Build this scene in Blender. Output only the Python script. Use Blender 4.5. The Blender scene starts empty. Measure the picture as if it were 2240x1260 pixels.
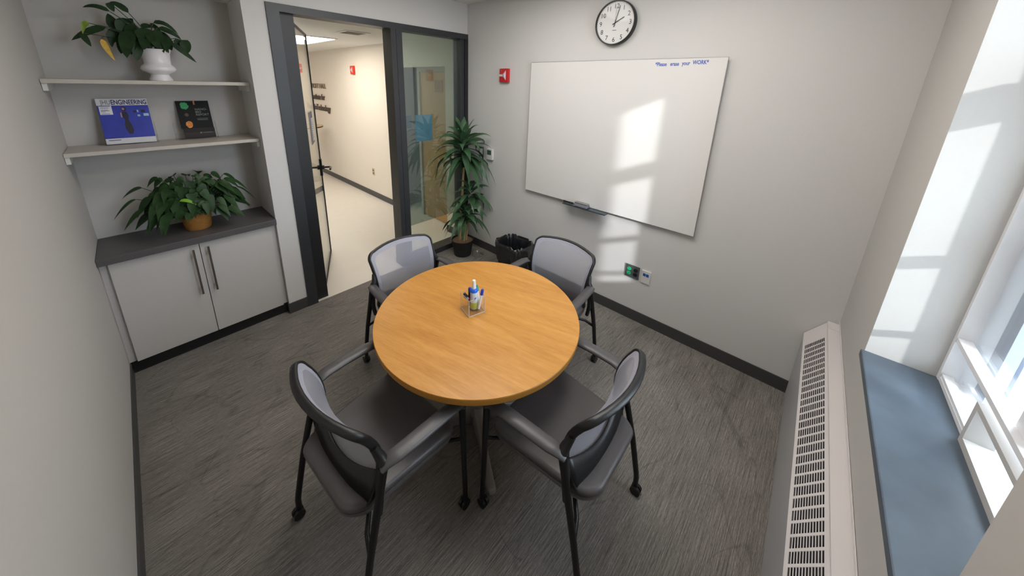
import bpy, bmesh, math, random
from mathutils import Vector, Matrix
random.seed(11)
S = bpy.context.scene
COL = S.collection
PI = math.pi

# ------------------------------------------------------------------ materials
def nt(name):
    m = bpy.data.materials.new(name); m.use_nodes = True
    n = m.node_tree; b = n.nodes['Principled BSDF']
    return m, n, b
def lin(c):
    return tuple(((v/255)/12.92 if v/255 <= .04045 else ((v/255+.055)/1.055)**2.4) for v in c) + (1,)
def mat(name, rgb, rough=.5, metal=0., noise=0., scale=60, bump=0., spec=.5, sheen=0., stretch=None):
    m, n, b = nt(name); c = lin(rgb)
    b.inputs['Base Color'].default_value = c; b.inputs['Roughness'].default_value = rough
    b.inputs['Metallic'].default_value = metal; b.inputs['Specular IOR Level'].default_value = spec
    if sheen: b.inputs['Sheen Weight'].default_value = sheen
    if noise or bump:
        tc = n.nodes.new('ShaderNodeTexCoord'); mp = n.nodes.new('ShaderNodeMapping')
        if stretch: mp.inputs['Scale'].default_value = stretch
        nz = n.nodes.new('ShaderNodeTexNoise'); nz.inputs['Scale'].default_value = scale; nz.inputs['Detail'].default_value = 5
        n.links.new(tc.outputs['Object'], mp.inputs[0]); n.links.new(mp.outputs[0], nz.inputs['Vector'])
        if noise:
            mr = n.nodes.new('ShaderNodeMapRange'); mr.inputs[1].default_value = .25; mr.inputs[2].default_value = .75
            mr.inputs[3].default_value = 1-noise; mr.inputs[4].default_value = 1+noise
            mx = n.nodes.new('ShaderNodeVectorMath'); mx.operation = 'SCALE'; mx.inputs[0].default_value = c[:3]
            n.links.new(nz.outputs['Fac'], mr.inputs[0]); n.links.new(mr.outputs[0], mx.inputs['Scale'])
            n.links.new(mx.outputs[0], b.inputs['Base Color'])
        if bump:
            bp = n.nodes.new('ShaderNodeBump'); bp.inputs['Strength'].default_value = bump; bp.inputs['Distance'].default_value = .004
            n.links.new(nz.outputs['Fac'], bp.inputs['Height']); n.links.new(bp.outputs[0], b.inputs['Normal'])
    return m

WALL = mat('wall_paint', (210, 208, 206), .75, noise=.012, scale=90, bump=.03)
WALL2 = mat('wall_paint_dimmed', (188, 185, 181), .75, noise=.012, scale=90, bump=.03)  # wall paint darkened, the dimmer light put into its colour
WALLW = mat('hall_paint', (226, 217, 203), .7, noise=.01, scale=60, bump=.02)
CEIL = mat('ceiling_tile', (225, 224, 220), .9, noise=.03, scale=140, bump=.1)
BASEB = mat('rubber_base', (66, 66, 66), .45)
FRAME = mat('frame_black', (50, 52, 56), .42, noise=.04, scale=200)
FRAMED = mat('frame_dark', (30, 31, 33), .45)
WHITE = mat('white_lam', (192, 188, 184), .45, noise=.012, scale=40)
SHELF = mat('shelf_lam', (192, 185, 175), .5, noise=.02, scale=60)
COUNTER = mat('counter_lam', (84, 81, 82), .42, noise=.14, scale=260)
STEEL = mat('brushed_steel', (150, 145, 138), .32, 1.0)
SILVER = mat('silver_paint', (150, 146, 142), .4, .35)
BLACKP = mat('black_plastic', (26, 26, 28), .38)
BLACKM = mat('black_metal', (20, 20, 22), .35, .2)
ARMG = mat('arm_plastic', (74, 72, 73), .40)
FABRIC = mat('seat_vinyl', (84, 80, 80), .42, noise=.06, scale=300, bump=.05, spec=.5)
SHELL = mat('seat_shell', (98, 95, 96), .36, spec=.55)
SLATE = mat('slate_sill', (74, 84, 94), .46, noise=.25, scale=7, bump=.05)
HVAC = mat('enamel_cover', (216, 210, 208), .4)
HVACF = mat('enamel_front_shaded', (172, 170, 172), .45)  # cover enamel darkened, shade on the front face put into the colour
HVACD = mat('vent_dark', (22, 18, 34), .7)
WINW = mat('window_white', (222, 222, 224), .4)
URN = mat('glazed_white', (226, 224, 226), .18, spec=.6)
SOIL = mat('soil', (70, 52, 40), .95, noise=.5, scale=120, bump=.8)
BARK = mat('bark_chips', (128, 100, 74), .9, noise=.6, scale=110, bump=1.)
CANE = mat('cane_bark', (176, 152, 112), .8, noise=.2, scale=50, bump=.4, stretch=(1, 1, 5))
BASKET = mat('woven_basket', (168, 116, 50), .7, noise=.35, scale=55, bump=.8, stretch=(1, 1, 6))
LEAF1 = mat('leaf_dark', (36, 58, 32), .5, noise=.3, scale=25, spec=.25)
LEAF2 = mat('leaf_mid', (40, 66, 34), .48, noise=.3, scale=25, spec=.28)
LEAF3 = mat('leaf_dracaena', (60, 92, 62), .34, noise=.25, scale=18, spec=.45)
LEAFY = mat('leaf_yellow', (190, 150, 24), .5, noise=.3, scale=40)
LEAFYG = mat('leaf_lime', (112, 132, 28), .5, noise=.3, scale=30)
LEAFL = mat('leaf_bright', (116, 168, 40), .45)
POTB = mat('pot_black', (24, 26, 26), .45)
BAG = mat('bin_bag', (26, 27, 29), .22, spec=.9)
RED = mat('alarm_red', (196, 34, 40), .3)
REDH = mat('alarm_red_hall', (214, 62, 40), .35)
LENS = mat('strobe_lens', (206, 196, 204), .15)
CLOCKF = mat('clock_face', (226, 225, 224), .6)
INK = mat('ink_black', (26, 26, 28), .6)
INKB = mat('ink_blue', (38, 84, 178), .6)
WB = mat('whiteboard', (224, 222, 220), .22, spec=.4)
ALU = mat('aluminium', (176, 174, 172), .35, .9)
OUTG = mat('plate_grey', (92, 98, 98), .4, .3)
GREEN = mat('outlet_green', (38, 196, 132), .35)
NAVYB = mat('outlet_black', (24, 28, 36), .4)
PLATEW = mat('plate_white', (214, 212, 208), .4)
PBLUE = mat('jack_blue', (16, 78, 160), .4)
ERASER = mat('eraser_felt', (132, 132, 146), .7)
HFLOOR = mat('hall_vinyl', (218, 211, 200), .38, noise=.02, scale=8)
HTOP = mat('hall_table_top', (208, 176, 132), .4)
WOODD = mat('door_oak', (188, 146, 84), .5, noise=.1, scale=14, stretch=(8, 8, 1))
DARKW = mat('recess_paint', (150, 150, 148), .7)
SIGNG = mat('sign_letter', (130, 112, 92), .5)
SIGND = mat('sign_letter_dark', (84, 74, 62), .5)
PAPERB = mat('paper_blue', (120, 198, 244), .6, noise=.1, scale=14)
FLATN = mat('flat_navy', (44, 110, 160), .6)
SIGNS = mat('door_sign', (110, 118, 134), .5)
SIGNW = mat('door_sign_white', (214, 214, 218), .5)
SIGNV = mat('door_sign_violet', (58, 48, 110), .5)
MAGW = mat('mag_white', (226, 226, 230), .35)
MAGB = mat('mag_blue', (48, 62, 164), .35, noise=.15, scale=16)
MAGN = mat('mag_navy', (44, 42, 104), .4)
MAGG = mat('mag_grey', (116, 116, 124), .4)
MAGD = mat('mag_dark', (34, 30, 50), .5)
SKIN = mat('print_skin', (176, 130, 124), .5)
PALE = mat('print_pale', (156, 190, 208), .5)
BROB = mat('brochure_black', (20, 21, 21), .55, spec=.2)
BROG = mat('brochure_green', (40, 150, 92), .5, noise=.3, scale=80)
BROO = mat('brochure_orange', (206, 124, 36), .5, noise=.4, scale=90)
BROT = mat('brochure_text', (120, 128, 126), .5)
CAPB = mat('cap_blue', (28, 60, 170), .35)
CAPR = mat('cap_red', (178, 24, 44), .35)
CAPG = mat('cap_green', (14, 140, 104), .35)
CAPK = mat('cap_black', (22, 20, 22), .35)
BARREL = mat('marker_white', (232, 232, 232), .35)
BLUEC = mat('collar_blue', (24, 98, 216), .3)
LIME = mat('bottle_lime', (166, 186, 52), .35)
LABELW = mat('bottle_label', (206, 216, 226), .35)
BLOCKER = mat('blocker_stone', (168, 160, 150), .8, noise=.2, scale=6)
GROUND = mat('outside_ground', (190, 188, 184), .9, noise=.05, scale=3)

GRAIN = 76
def wood_mat():
    m, n, b = nt('maple_laminate')
    tc = n.nodes.new('ShaderNodeTexCoord'); mp = n.nodes.new('ShaderNodeMapping')
    mp.inputs['Scale'].default_value = (1.1, 9, 1); mr = n.nodes.new('ShaderNodeMapping'); mr.inputs['Rotation'].default_value = (0, 0, math.radians(GRAIN))
    n.links.new(tc.outputs['Object'], mr.inputs[0]); n.links.new(mr.outputs[0], mp.inputs[0])
    nz = n.nodes.new('ShaderNodeTexNoise'); nz.inputs['Scale'].default_value = 2.2; nz.inputs['Detail'].default_value = 7
    nz.inputs['Distortion'].default_value = .8; n.links.new(mp.outputs[0], nz.inputs['Vector'])
    nf = n.nodes.new('ShaderNodeTexNoise'); nf.inputs['Scale'].default_value = 16; nf.inputs['Detail'].default_value = 3
    n.links.new(mp.outputs[0], nf.inputs['Vector'])
    mxx = n.nodes.new('ShaderNodeMix'); mxx.inputs[0].default_value = .35
    n.links.new(nz.outputs['Fac'], mxx.inputs[2]); n.links.new(nf.outputs['Fac'], mxx.inputs[3])
    cr = n.nodes.new('ShaderNodeValToRGB'); n.links.new(mxx.outputs[0], cr.inputs[0])
    cr.color_ramp.elements[0].position = .28; cr.color_ramp.elements[0].color = lin((172, 114, 44))
    cr.color_ramp.elements[1].position = .72; cr.color_ramp.elements[1].color = lin((206, 150, 76))
    n.links.new(cr.outputs[0], b.inputs['Base Color']); b.inputs['Roughness'].default_value = .34
    return m
MAPLE = wood_mat()
MAPLEE = mat('maple_edge', (176, 122, 44), .4, noise=.08, scale=20, stretch=(1, 1, 6))

def carpet_mat():
    m, n, b = nt('carpet_loop')
    L = n.links.new
    tc = n.nodes.new('ShaderNodeTexCoord')
    def noise(scale, sc, det=4, rot=0, dist=0):
        mp = n.nodes.new('ShaderNodeMapping'); mp.inputs['Scale'].default_value = sc
        mr = n.nodes.new('ShaderNodeMapping'); mr.inputs['Rotation'].default_value = (0, 0, rot); L(tc.outputs['Object'], mr.inputs[0]); L(mr.outputs[0], mp.inputs[0])
        z = n.nodes.new('ShaderNodeTexNoise'); z.inputs['Scale'].default_value = scale; z.inputs['Detail'].default_value = det
        z.inputs['Distortion'].default_value = dist; L(mp.outputs[0], z.inputs['Vector']); return z.outputs['Fac']
    def ramp(f, a, bb, lo=0., hi=1.):
        r = n.nodes.new('ShaderNodeMapRange'); r.inputs[1].default_value = a; r.inputs[2].default_value = bb
        r.inputs[3].default_value = lo; r.inputs[4].default_value = hi; L(f, r.inputs[0]); return r.outputs[0]
    def mul(a, bb):
        x = n.nodes.new('ShaderNodeMath'); x.operation = 'MULTIPLY'; L(a, x.inputs[0]); L(bb, x.inputs[1]); return x.outputs[0]
    st = ramp(noise(9, (.7, 34, 1), 4, .02), .3, .7, .52, 1.45)        # streaks along the room's width
    fine = ramp(noise(50, (.9, 14, 1), 3, -.01), .3, .7, .66, 1.34)
    big = ramp(noise(2.2, (1, 1.6, 1), 3), .3, .7, .88, 1.12)
    grain = ramp(noise(420, (1, 1, 1), 2), .3, .7, .8, 1.2)
    # long thin scratches: the thin zero line of two turned noises
    def scratch(scale, sc, rot, w, dist):
        f = noise(scale, sc, 1, rot, dist)
        a = n.nodes.new('ShaderNodeMath'); a.operation = 'SUBTRACT'; L(f, a.inputs[0]); a.inputs[1].default_value = .5
        c = n.nodes.new('ShaderNodeMath'); c.operation = 'ABSOLUTE'; L(a.outputs[0], c.inputs[0])
        return ramp(c.outputs[0], 0, w, .78, 1.)
    s1 = scratch(3.2, (.22, 1.4, 1), .12, .010, .5); s2 = scratch(2.4, (.4, 1.2, 1), -.5, .006, 1.2)
    f = mul(mul(mul(st, fine), mul(big, grain)), mul(s1, s2))
    v = n.nodes.new('ShaderNodeVectorMath'); v.operation = 'SCALE'; v.inputs[0].default_value = lin((125, 120, 114))[:3]
    L(f, v.inputs['Scale']); L(v.outputs[0], b.inputs['Base Color']); b.inputs['Roughness'].default_value = .95
    b.inputs['Specular IOR Level'].default_value = .15
    bp = n.nodes.new('ShaderNodeBump'); bp.inputs['Strength'].default_value = .35; bp.inputs['Distance'].default_value = .004
    L(f, bp.inputs['Height']); L(bp.outputs[0], b.inputs['Normal'])
    return m
CARPET = carpet_mat()

def glass_mat(name, tint=(.93, .97, .95), ior=1.5, haze=0., hazecol=(.6, .7, .72), blur=0.):
    m = bpy.data.materials.new(name); m.use_nodes = True; n = m.node_tree; n.nodes.clear(); L = n.links.new
    out = n.nodes.new('ShaderNodeOutputMaterial'); mix = n.nodes.new('ShaderNodeMixShader')
    fr = n.nodes.new('ShaderNodeFresnel'); ge = n.nodes.new('ShaderNodeNewGeometry'); im = n.nodes.new('ShaderNodeMix')
    im.inputs[2].default_value = ior; im.inputs[3].default_value = 1/ior       # the same reflection from either side of a thin sheet
    L(ge.outputs['Backfacing'], im.inputs[0]); L(im.outputs[0], fr.inputs[0])
    gl = n.nodes.new('ShaderNodeBsdfGlossy'); gl.inputs['Roughness'].default_value = 0.0
    if blur:
        tr = n.nodes.new('ShaderNodeBsdfRefraction'); tr.inputs['IOR'].default_value = 1.0; tr.inputs['Roughness'].default_value = blur
    else:
        tr = n.nodes.new('ShaderNodeBsdfTransparent')
    tr.inputs['Color'].default_value = tint + (1,)
    base = tr.outputs[0]
    if haze:
        d = n.nodes.new('ShaderNodeBsdfDiffuse'); d.inputs['Color'].default_value = hazecol + (1,)
        m2 = n.nodes.new('ShaderNodeMixShader'); m2.inputs[0].default_value = haze
        L(base, m2.inputs[1]); L(d.outputs[0], m2.inputs[2]); base = m2.outputs[0]
    L(fr.outputs[0], mix.inputs[0]); L(base, mix.inputs[1]); L(gl.outputs[0], mix.inputs[2]); L(mix.outputs[0], out.inputs[0])
    return m
GLASS = glass_mat('clear_glass')
WGLASS = glass_mat('window_glass', (.97, .98, .98), 1.3)
ACRYL = glass_mat('acrylic', (.975, .975, .978), 1.45)
DOORG = glass_mat('door_glass', (.86, .87, .84), 1.55)
EDGEM = glass_mat('acrylic_highlight', (.9, .9, .9), 1.5, haze=.5, hazecol=(.85, .85, .86))
FILM = glass_mat('privacy_film', (.52, .60, .55), 2.3, haze=.14, hazecol=(.36, .46, .48), blur=.2)

def mesh_mat(name, rgb, see):
    m = bpy.data.materials.new(name); m.use_nodes = True; n = m.node_tree; n.nodes.clear(); L = n.links.new
    out = n.nodes.new('ShaderNodeOutputMaterial'); mix = n.nodes.new('ShaderNodeMixShader')
    p = n.nodes.new('ShaderNodeBsdfPrincipled'); p.inputs['Roughness'].default_value = .6
    t = n.nodes.new('ShaderNodeBsdfTransparent'); t.inputs[0].default_value = (1, 1, 1, 1)
    tc = n.nodes.new('ShaderNodeTexCoord'); w = n.nodes.new('ShaderNodeTexWave'); w.wave_type = 'BANDS'; w.bands_direction = 'Z'
    w.inputs['Scale'].default_value = 46; L(tc.outputs['Object'], w.inputs['Vector'])
    cr = n.nodes.new('ShaderNodeMix'); cr.data_type = 'RGBA'; a = lin(rgb)
    cr.inputs[6].default_value = tuple(v*.72 for v in a[:3])+(1,); cr.inputs[7].default_value = tuple(v*1.2 for v in a[:3])+(1,)
    L(w.outputs['Fac'], cr.inputs[0]); L(cr.outputs[2], p.inputs['Base Color'])
    mix.inputs[0].default_value = see; L(p.outputs[0], mix.inputs[1]); L(t.outputs[0], mix.inputs[2]); L(mix.outputs[0], out.inputs[0])
    return m
MESHC = mesh_mat('back_mesh', (170, 171, 183), .45)
MESHM = mesh_mat('back_mesh_margin', (154, 155, 168), .04)

def emit_mat(name, rgb, st):
    m = bpy.data.materials.new(name); m.use_nodes = True; n = m.node_tree; n.nodes.clear()
    o = n.nodes.new('ShaderNodeOutputMaterial'); e = n.nodes.new('ShaderNodeEmission')
    e.inputs[0].default_value = rgb + (1,); e.inputs[1].default_value = st; n.links.new(e.outputs[0], o.inputs[0]); return m
TROFF = emit_mat('troffer_glow', (1, .93, .82), 9.)
TROFFR = emit_mat('troffer_glow_room', (1, .96, .9), 6.)

# ------------------------------------------------------------------ mesh helpers
class MB:
    def __init__(s): s.bm = bmesh.new()
    def box(s, x0, x1, y0, y1, z0, z1, M=None, bev=0):
        b = bmesh.new(); bmesh.ops.create_cube(b, size=1)
        for v in b.verts: v.co = Vector(((x0+x1)/2+v.co.x*(x1-x0), (y0+y1)/2+v.co.y*(y1-y0), (z0+z1)/2+v.co.z*(z1-z0)))
        if bev: bmesh.ops.bevel(b, geom=b.edges[:], offset=bev, segments=2, profile=.6, affect='EDGES')
        return s.add(b, M)
    def add(s, b, M=None):
        if M is not None: b.transform(M)
        me = bpy.data.meshes.new('t'); b.to_mesh(me); b.free(); s.bm.from_mesh(me); bpy.data.meshes.remove(me); return s
    def quad(s, *p):
        s.bm.faces.new([s.bm.verts.new(q) for q in p]); return s
    def lathe(s, prof, seg=32, M=None, cap=False, sx=1, sy=1):
        b = bmesh.new(); rings = []
        for r, z in prof:
            if r < 1e-6: rings.append([b.verts.new((0, 0, z))])
            else: rings.append([b.verts.new((r*sx*math.cos(2*PI*k/seg), r*sy*math.sin(2*PI*k/seg), z)) for k in range(seg)])
        for a, c in zip(rings, rings[1:]):
            for k in range(seg):
                k2 = (k+1) % seg
                if len(a) == 1 and len(c) == 1: break
                if len(a) == 1: b.faces.new((a[0], c[k2], c[k]))
                elif len(c) == 1: b.faces.new((a[k], a[k2], c[0]))
                else: b.faces.new((a[k], a[k2], c[k2], c[k]))
        bmesh.ops.recalc_face_normals(b, faces=b.faces[:])
        return s.add(b, M)
    def tube(s, pts, r, seg=10, flat=1., up=None, closed=False, cap=True):
        pts = [Vector(p) for p in pts]; n = len(pts); rings = []; b = bmesh.new()
        rr = r if isinstance(r, (list, tuple)) else [r]*n
        prev = None
        for i, p in enumerate(pts):
            if closed: t = (pts[(i+1) % n]-pts[i-1]).normalized()
            else: t = (pts[min(i+1, n-1)]-pts[max(i-1, 0)]).normalized()
            u = Vector(up) if up else (prev if prev else (Vector((0, 0, 1)) if abs(t.z) < .9 else Vector((1, 0, 0))))
            a = u - t*u.dot(t)
            if a.length < 1e-4: a = Vector((1, 0, 0)) - t*t.x
            a.normalize(); prev = a; c = t.cross(a)
            rings.append([b.verts.new(p + c*(rr[i]*math.cos(2*PI*k/seg)) + a*(rr[i]*flat*math.sin(2*PI*k/seg))) for k in range(seg)])
        pr = list(zip(rings, rings[1:])) + ([(rings[-1], rings[0])] if closed else [])
        for A, B in pr:
            for k in range(seg): b.faces.new((A[k], A[(k+1) % seg], B[(k+1) % seg], B[k]))
        if cap and not closed: b.faces.new(rings[0][::-1]); b.faces.new(rings[-1])
        bmesh.ops.recalc_face_normals(b, faces=b.faces[:])
        return s.add(b)
    def cyl(s, c, r, h, axis='z', seg=24):
        M = Matrix.Translation(Vector(c))
        if axis == 'x': M = M @ Matrix.Rotation(PI/2, 4, 'Y')
        if axis == 'y': M = M @ Matrix.Rotation(-PI/2, 4, 'X')
        return s.lathe([(0, 0), (r, 0), (r, h), (0, h)], seg, M)
    def obj(s, name, m, parent=None, smooth=None, **kw):
        me = bpy.data.meshes.new(name); s.bm.to_mesh(me); s.bm.free()
        for q in (m if isinstance(m, (list, tuple)) else [m]): me.materials.append(q)
        if smooth is not None:
            for p in me.polygons: p.use_smooth = True
            try: me.set_sharp_from_angle(angle=math.radians(smooth))
            except Exception: pass
        o = bpy.data.objects.new(name, me); COL.objects.link(o)
        if parent: o.parent = parent
        for k, v in kw.items(): o[k] = v
        return o
def thing(name, label, cat, loc=(0, 0, 0), rz=0., group=None):
    o = bpy.data.objects.new(name, None); COL.objects.link(o); o.location = loc; o.rotation_euler = (0, 0, rz)
    o.empty_display_size = .05
    o['label'] = label; o['category'] = cat
    if group: o['group'] = group
    return o
def struct(name, mb, m, parent=None, **kw):
    o = mb.obj(name, m, parent, **kw)
    if not parent: o['kind'] = 'structure'
    return o
def tag(o, label, cat, group=None):
    o['label'] = label; o['category'] = cat
    if group: o['group'] = group
    return o
def text_mb(txt, size, M, ext=.0004, sx=1., bold=0., align='LEFT', shear=0., space=1.):
    cu = bpy.data.curves.new('txt', 'FONT'); cu.body = txt; cu.size = size; cu.extrude = ext; cu.offset = bold
    cu.align_x = align; cu.shear = shear; cu.space_character = space; cu.resolution_u = 3
    o = bpy.data.objects.new('txt', cu); COL.objects.link(o)
    bpy.context.view_layer.update()
    dg = bpy.context.evaluated_depsgraph_get()
    me = bpy.data.meshes.new_from_object(o.evaluated_get(dg))
    bpy.data.objects.remove(o); bpy.data.curves.remove(cu)
    b = bmesh.new(); b.from_mesh(me); bpy.data.meshes.remove(me)
    b.transform(M @ Matrix.Diagonal((sx, 1, 1, 1)))
    return b
def text(name, txt, size, M, m, parent, **kw):
    mb = MB(); mb.add(text_mb(txt, size, M, **kw)); return mb.obj(name, m, parent)
def frame3(o, xd, yd):                                  # a matrix from an origin and two axes
    x = Vector(xd).normalized(); y = Vector(yd); y = (y - x*y.dot(x)).normalized(); z = x.cross(y)
    return Matrix(((x.x, y.x, z.x, o[0]), (x.y, y.y, z.y, o[1]), (x.z, y.z, z.z, o[2]), (0, 0, 0, 1)))

# ------------------------------------------------------------------ room shell
W, L, HC = 2.896, 3.25, 2.694
AD = .383                      # depth of the shelving alcove
XP0, XP1 = -1.982, -1.844      # the pier between alcove and door frame
m = MB(); m.box(-W-.1, 0.02, -L, .0, -.1, 0); m.box(-W-.1, XP0, 0, AD, -.1, 0); struct('floor', m, CARPET)
m = MB(); m.box(-3.4, .02, .0, 7.2, -.1, -.001); m.box(.02, 1.2, .2, 1.8, -.1, -.001); struct('floor_hall', m, HFLOOR)
m = MB(); m.box(-W-.1, .12, -L-.3, AD, HC, HC+.1); CEILO = struct('ceiling', m, CEIL)
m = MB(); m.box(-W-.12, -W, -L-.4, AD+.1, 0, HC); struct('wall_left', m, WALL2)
# whiteboard wall, which runs on into the hall; an opening between y=.394 and 1.596 below 2.09
m = MB(); m.box(0, .12, -L-.4, 0, 0, HC); struct('wall_right', m, WALL)
m = MB(); m.box(0, .12, .0, .394, 0, 2.7); struct('wall_hall_near', m, WALLW)
m = MB(); m.box(0, .12, .394, 1.596, 2.085, 2.7); struct('wall_hall_head', m, WALLW)
m = MB(); m.box(0, .12, 1.596, 7.2, 0, 2.7); struct('wall_hall', m, WALLW)
# back wall: header over the frame, pier, alcove
m = MB(); m.box(XP1, 0, 0, .12, 2.4, HC); struct('wall_back', m, WALL)
m = MB(); m.box(XP0, XP1, 0, AD+.1, 0, HC); struct('wall_pier', m, WALL)
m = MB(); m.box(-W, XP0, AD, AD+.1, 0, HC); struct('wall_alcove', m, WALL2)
# window wall
OX0, OX1, SZ, OT = -1.78, -.71, .88, 2.52
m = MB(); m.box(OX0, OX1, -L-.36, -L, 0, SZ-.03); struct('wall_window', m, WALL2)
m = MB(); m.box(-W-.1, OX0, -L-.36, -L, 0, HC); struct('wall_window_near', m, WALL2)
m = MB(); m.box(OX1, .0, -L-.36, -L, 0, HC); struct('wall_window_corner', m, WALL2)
m = MB(); m.box(OX0, OX1, -L-.36, -L, OT, HC); struct('wall_window_head', m, WALL)
# hall shell
m = MB(); m.box(-3.5, -3.4, AD+.1, 7.2, 0, 2.7); struct('wall_hall_left', m, WALLW)
m = MB(); m.box(-3.5, .12, 7.2, 7.3, 0, 2.7); struct('wall_hall_far', m, WALLW)
m = MB(); m.box(-3.4, .12, .12, 7.3, 2.41, 2.5); struct('ceiling_hall', m, CEIL)
m = MB(); m.box(-1.72, -.548, .13, 1.175, 2.385, 2.409); struct('trim_1', m, CEIL)
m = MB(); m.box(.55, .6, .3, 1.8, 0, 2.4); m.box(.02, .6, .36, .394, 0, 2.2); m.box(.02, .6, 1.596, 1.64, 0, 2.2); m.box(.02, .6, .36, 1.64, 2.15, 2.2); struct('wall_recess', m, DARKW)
# baseboards
t_, h_ = .008, .092
m = MB(); m.box(-t_, 0, -L, -.0, 0, h_); struct('baseboard_right', m, BASEB)
m = MB(); m.box(-W, -W+t_, -L, .02, 0, h_); struct('baseboard_left', m, BASEB)
m = MB(); m.box(XP0-.0, XP1, -t_, 0, 0, h_); m.box(XP0-t_, XP0, -t_, .04, 0, h_); struct('baseboard_back', m, BASEB)
m = MB(); m.box(-t_, 0, .12, .394, 0, h_); m.box(-t_, 0, 1.596, 7.2, 0, h_); m.box(0, .1, 1.588, 1.6, 0, h_); struct('baseboard_hall', m, BASEB)

# ------------------------------------------------------------------ glazed door frame (trim) and sidelight
fr = bpy.data.objects.new('trim_2', None); COL.objects.link(fr); fr['kind'] = 'structure'
m = MB()
m.box(XP1, -1.765, -.012, .13, 0, 2.4); m.box(-1.765, 0, -.012, .13, 2.348, 2.4)
m.box(-.913, -.8625, -.012, .13, 0, 2.348); m.box(-.8595, -.80, -.012, .13, 0, 2.348); m.box(-.8625, -.8595, -.006, .12, 0, 2.348)
m.box(-.80, -.045, -.012, .13, 0, .06); m.obj('door_frame', FRAME, fr)
m = MB(); m.box(-1.765, -1.667, .03, .12, 0, 2.348); m.box(-.045, 0, -.012, .13, 0, 2.348); m.obj('frame_stop', FRAMED, fr)  # shade of the recessed stop put into a darker frame colour
m = MB(); m.box(-.102, -.045, .0, .12, .06, 2.348); m.obj('frame_stile', FRAME, fr)
sl = bpy.data.objects.new('window_2', None); COL.objects.link(sl); sl['kind'] = 'structure'
m = MB(); m.box(-.80, -.102, .055, .061, .06, 2.348); m.obj('pane', GLASS, sl)
m = MB(); m.quad((-.80, .053, .41), (-.102, .053, .41), (-.102, .053, 2.348), (-.80, .053, 2.348)); m.obj('privacy_film', FILM, sl)

# door leaf: full glass, swung into the hall
dl = bpy.data.objects.new('door_1', None); COL.objects.link(dl); dl['kind'] = 'structure'
dl.location = (-1.69, .06, 0); dl.rotation_euler = (0, 0, math.atan2(.81, .375))
DLW = .885
m = MB(); m.box(.012, DLW-.012, -.005, .005, .02, 2.30); m.obj('door_glass', DOORG, dl)
m = MB(); m.box(DLW-.012, DLW, -.011, .011, .01, 2.315); m.box(0, .012, -.011, .011, .01, 2.315)
m.box(.012, DLW-.012, -.011, .011, 2.30, 2.315); m.box(.012, DLW-.012, -.011, .011, .01, .022); m.obj('edge_trim', FRAMED, dl)
m = MB(); m.box(DLW-.03, DLW+.004, -.017, .017, .91, 1.09); lk = m.obj('lock_plate', BLACKM, dl)
m = MB()
for s in (-1, 1):
    m.cyl((DLW-.016, s*.017 if s > 0 else -.017-.02, 1.0), .024, .02, 'y')
    m.tube([(DLW-.016, s*.02, 1.0), (DLW-.016, s*.085, 1.0), (DLW-.02, s*.095, 1.0), (DLW-.04, s*.1, 1.0), (DLW-.13, s*.1, 1.0)], .010)
m.obj('lever_handle', BLACKM, dl, smooth=40)
# door sign, on the glass
def leafpt(a, off, z):
    c, s = math.cos(dl.rotation_euler.z), math.sin(dl.rotation_euler.z)
    return (-1.69+c*a+s*off, .06+s*a-c*off, z)
ds = thing('door_sign', 'narrow grey and white paper sign taped on the glass door leaf', 'sign', leafpt(.50, .006, 1.46), dl.rotation_euler.z)
m = MB(); m.box(-.11, .11, -.002, 0, -.14, .15); m.obj('sign_sheet', SIGNS, ds)
m = MB(); m.box(.0, .10, -.003, -.002, -.12, .09); m.obj('notice_panel', SIGNW, ds)
m = MB(); m.box(.0, .105, -.003, -.002, .095, .145); m.obj('header_band', SIGNV, ds)
m = MB()
for k in range(9): m.box(.012, .035+.05*random.random(), -.0036, -.003, .07-.02*k, .076-.02*k)
m.obj('text_lines', SIGNS, ds)

# door in the hall recess
d2 = bpy.data.objects.new('door_2', None); COL.objects.link(d2); d2['kind'] = 'structure'
m = MB(); m.box(.14, .18, .44, 1.10, .01, 2.03); m.obj('door_slab', WOODD, d2)
m = MB(); m.box(.12, .19, .40, .44, 0, 2.10); m.box(.12, .19, 1.10, 1.15, 0, 2.10); m.box(.12, .19, .44, 1.10, 2.03, 2.10); m.obj('door_casing', mat('casing_grey', (176, 172, 160), .5), d2)
m = MB(); m.box(.132, .139, .62, .78, 1.78, 1.93); m.obj('door_plaque', mat('plaque_tan', (150, 104, 48), .5), d2)

# blue paper and a flat dark blue rectangle at the sidelight
m = MB(); m.box(-.655, -.447, .0534, .0544, 1.308, 1.578); tag(m.obj('paper_notice', PAPERB), 'light blue paper sheet on the sidelight glass behind the tall plant', 'paper')
m = MB(); m.box(-.80, -.692, .063, .064, 1.452, 1.576); tag(m.obj('paper_notice', FLATN), 'small dark blue rectangle behind the sidelight glass beside the black post', 'paper')

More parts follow.
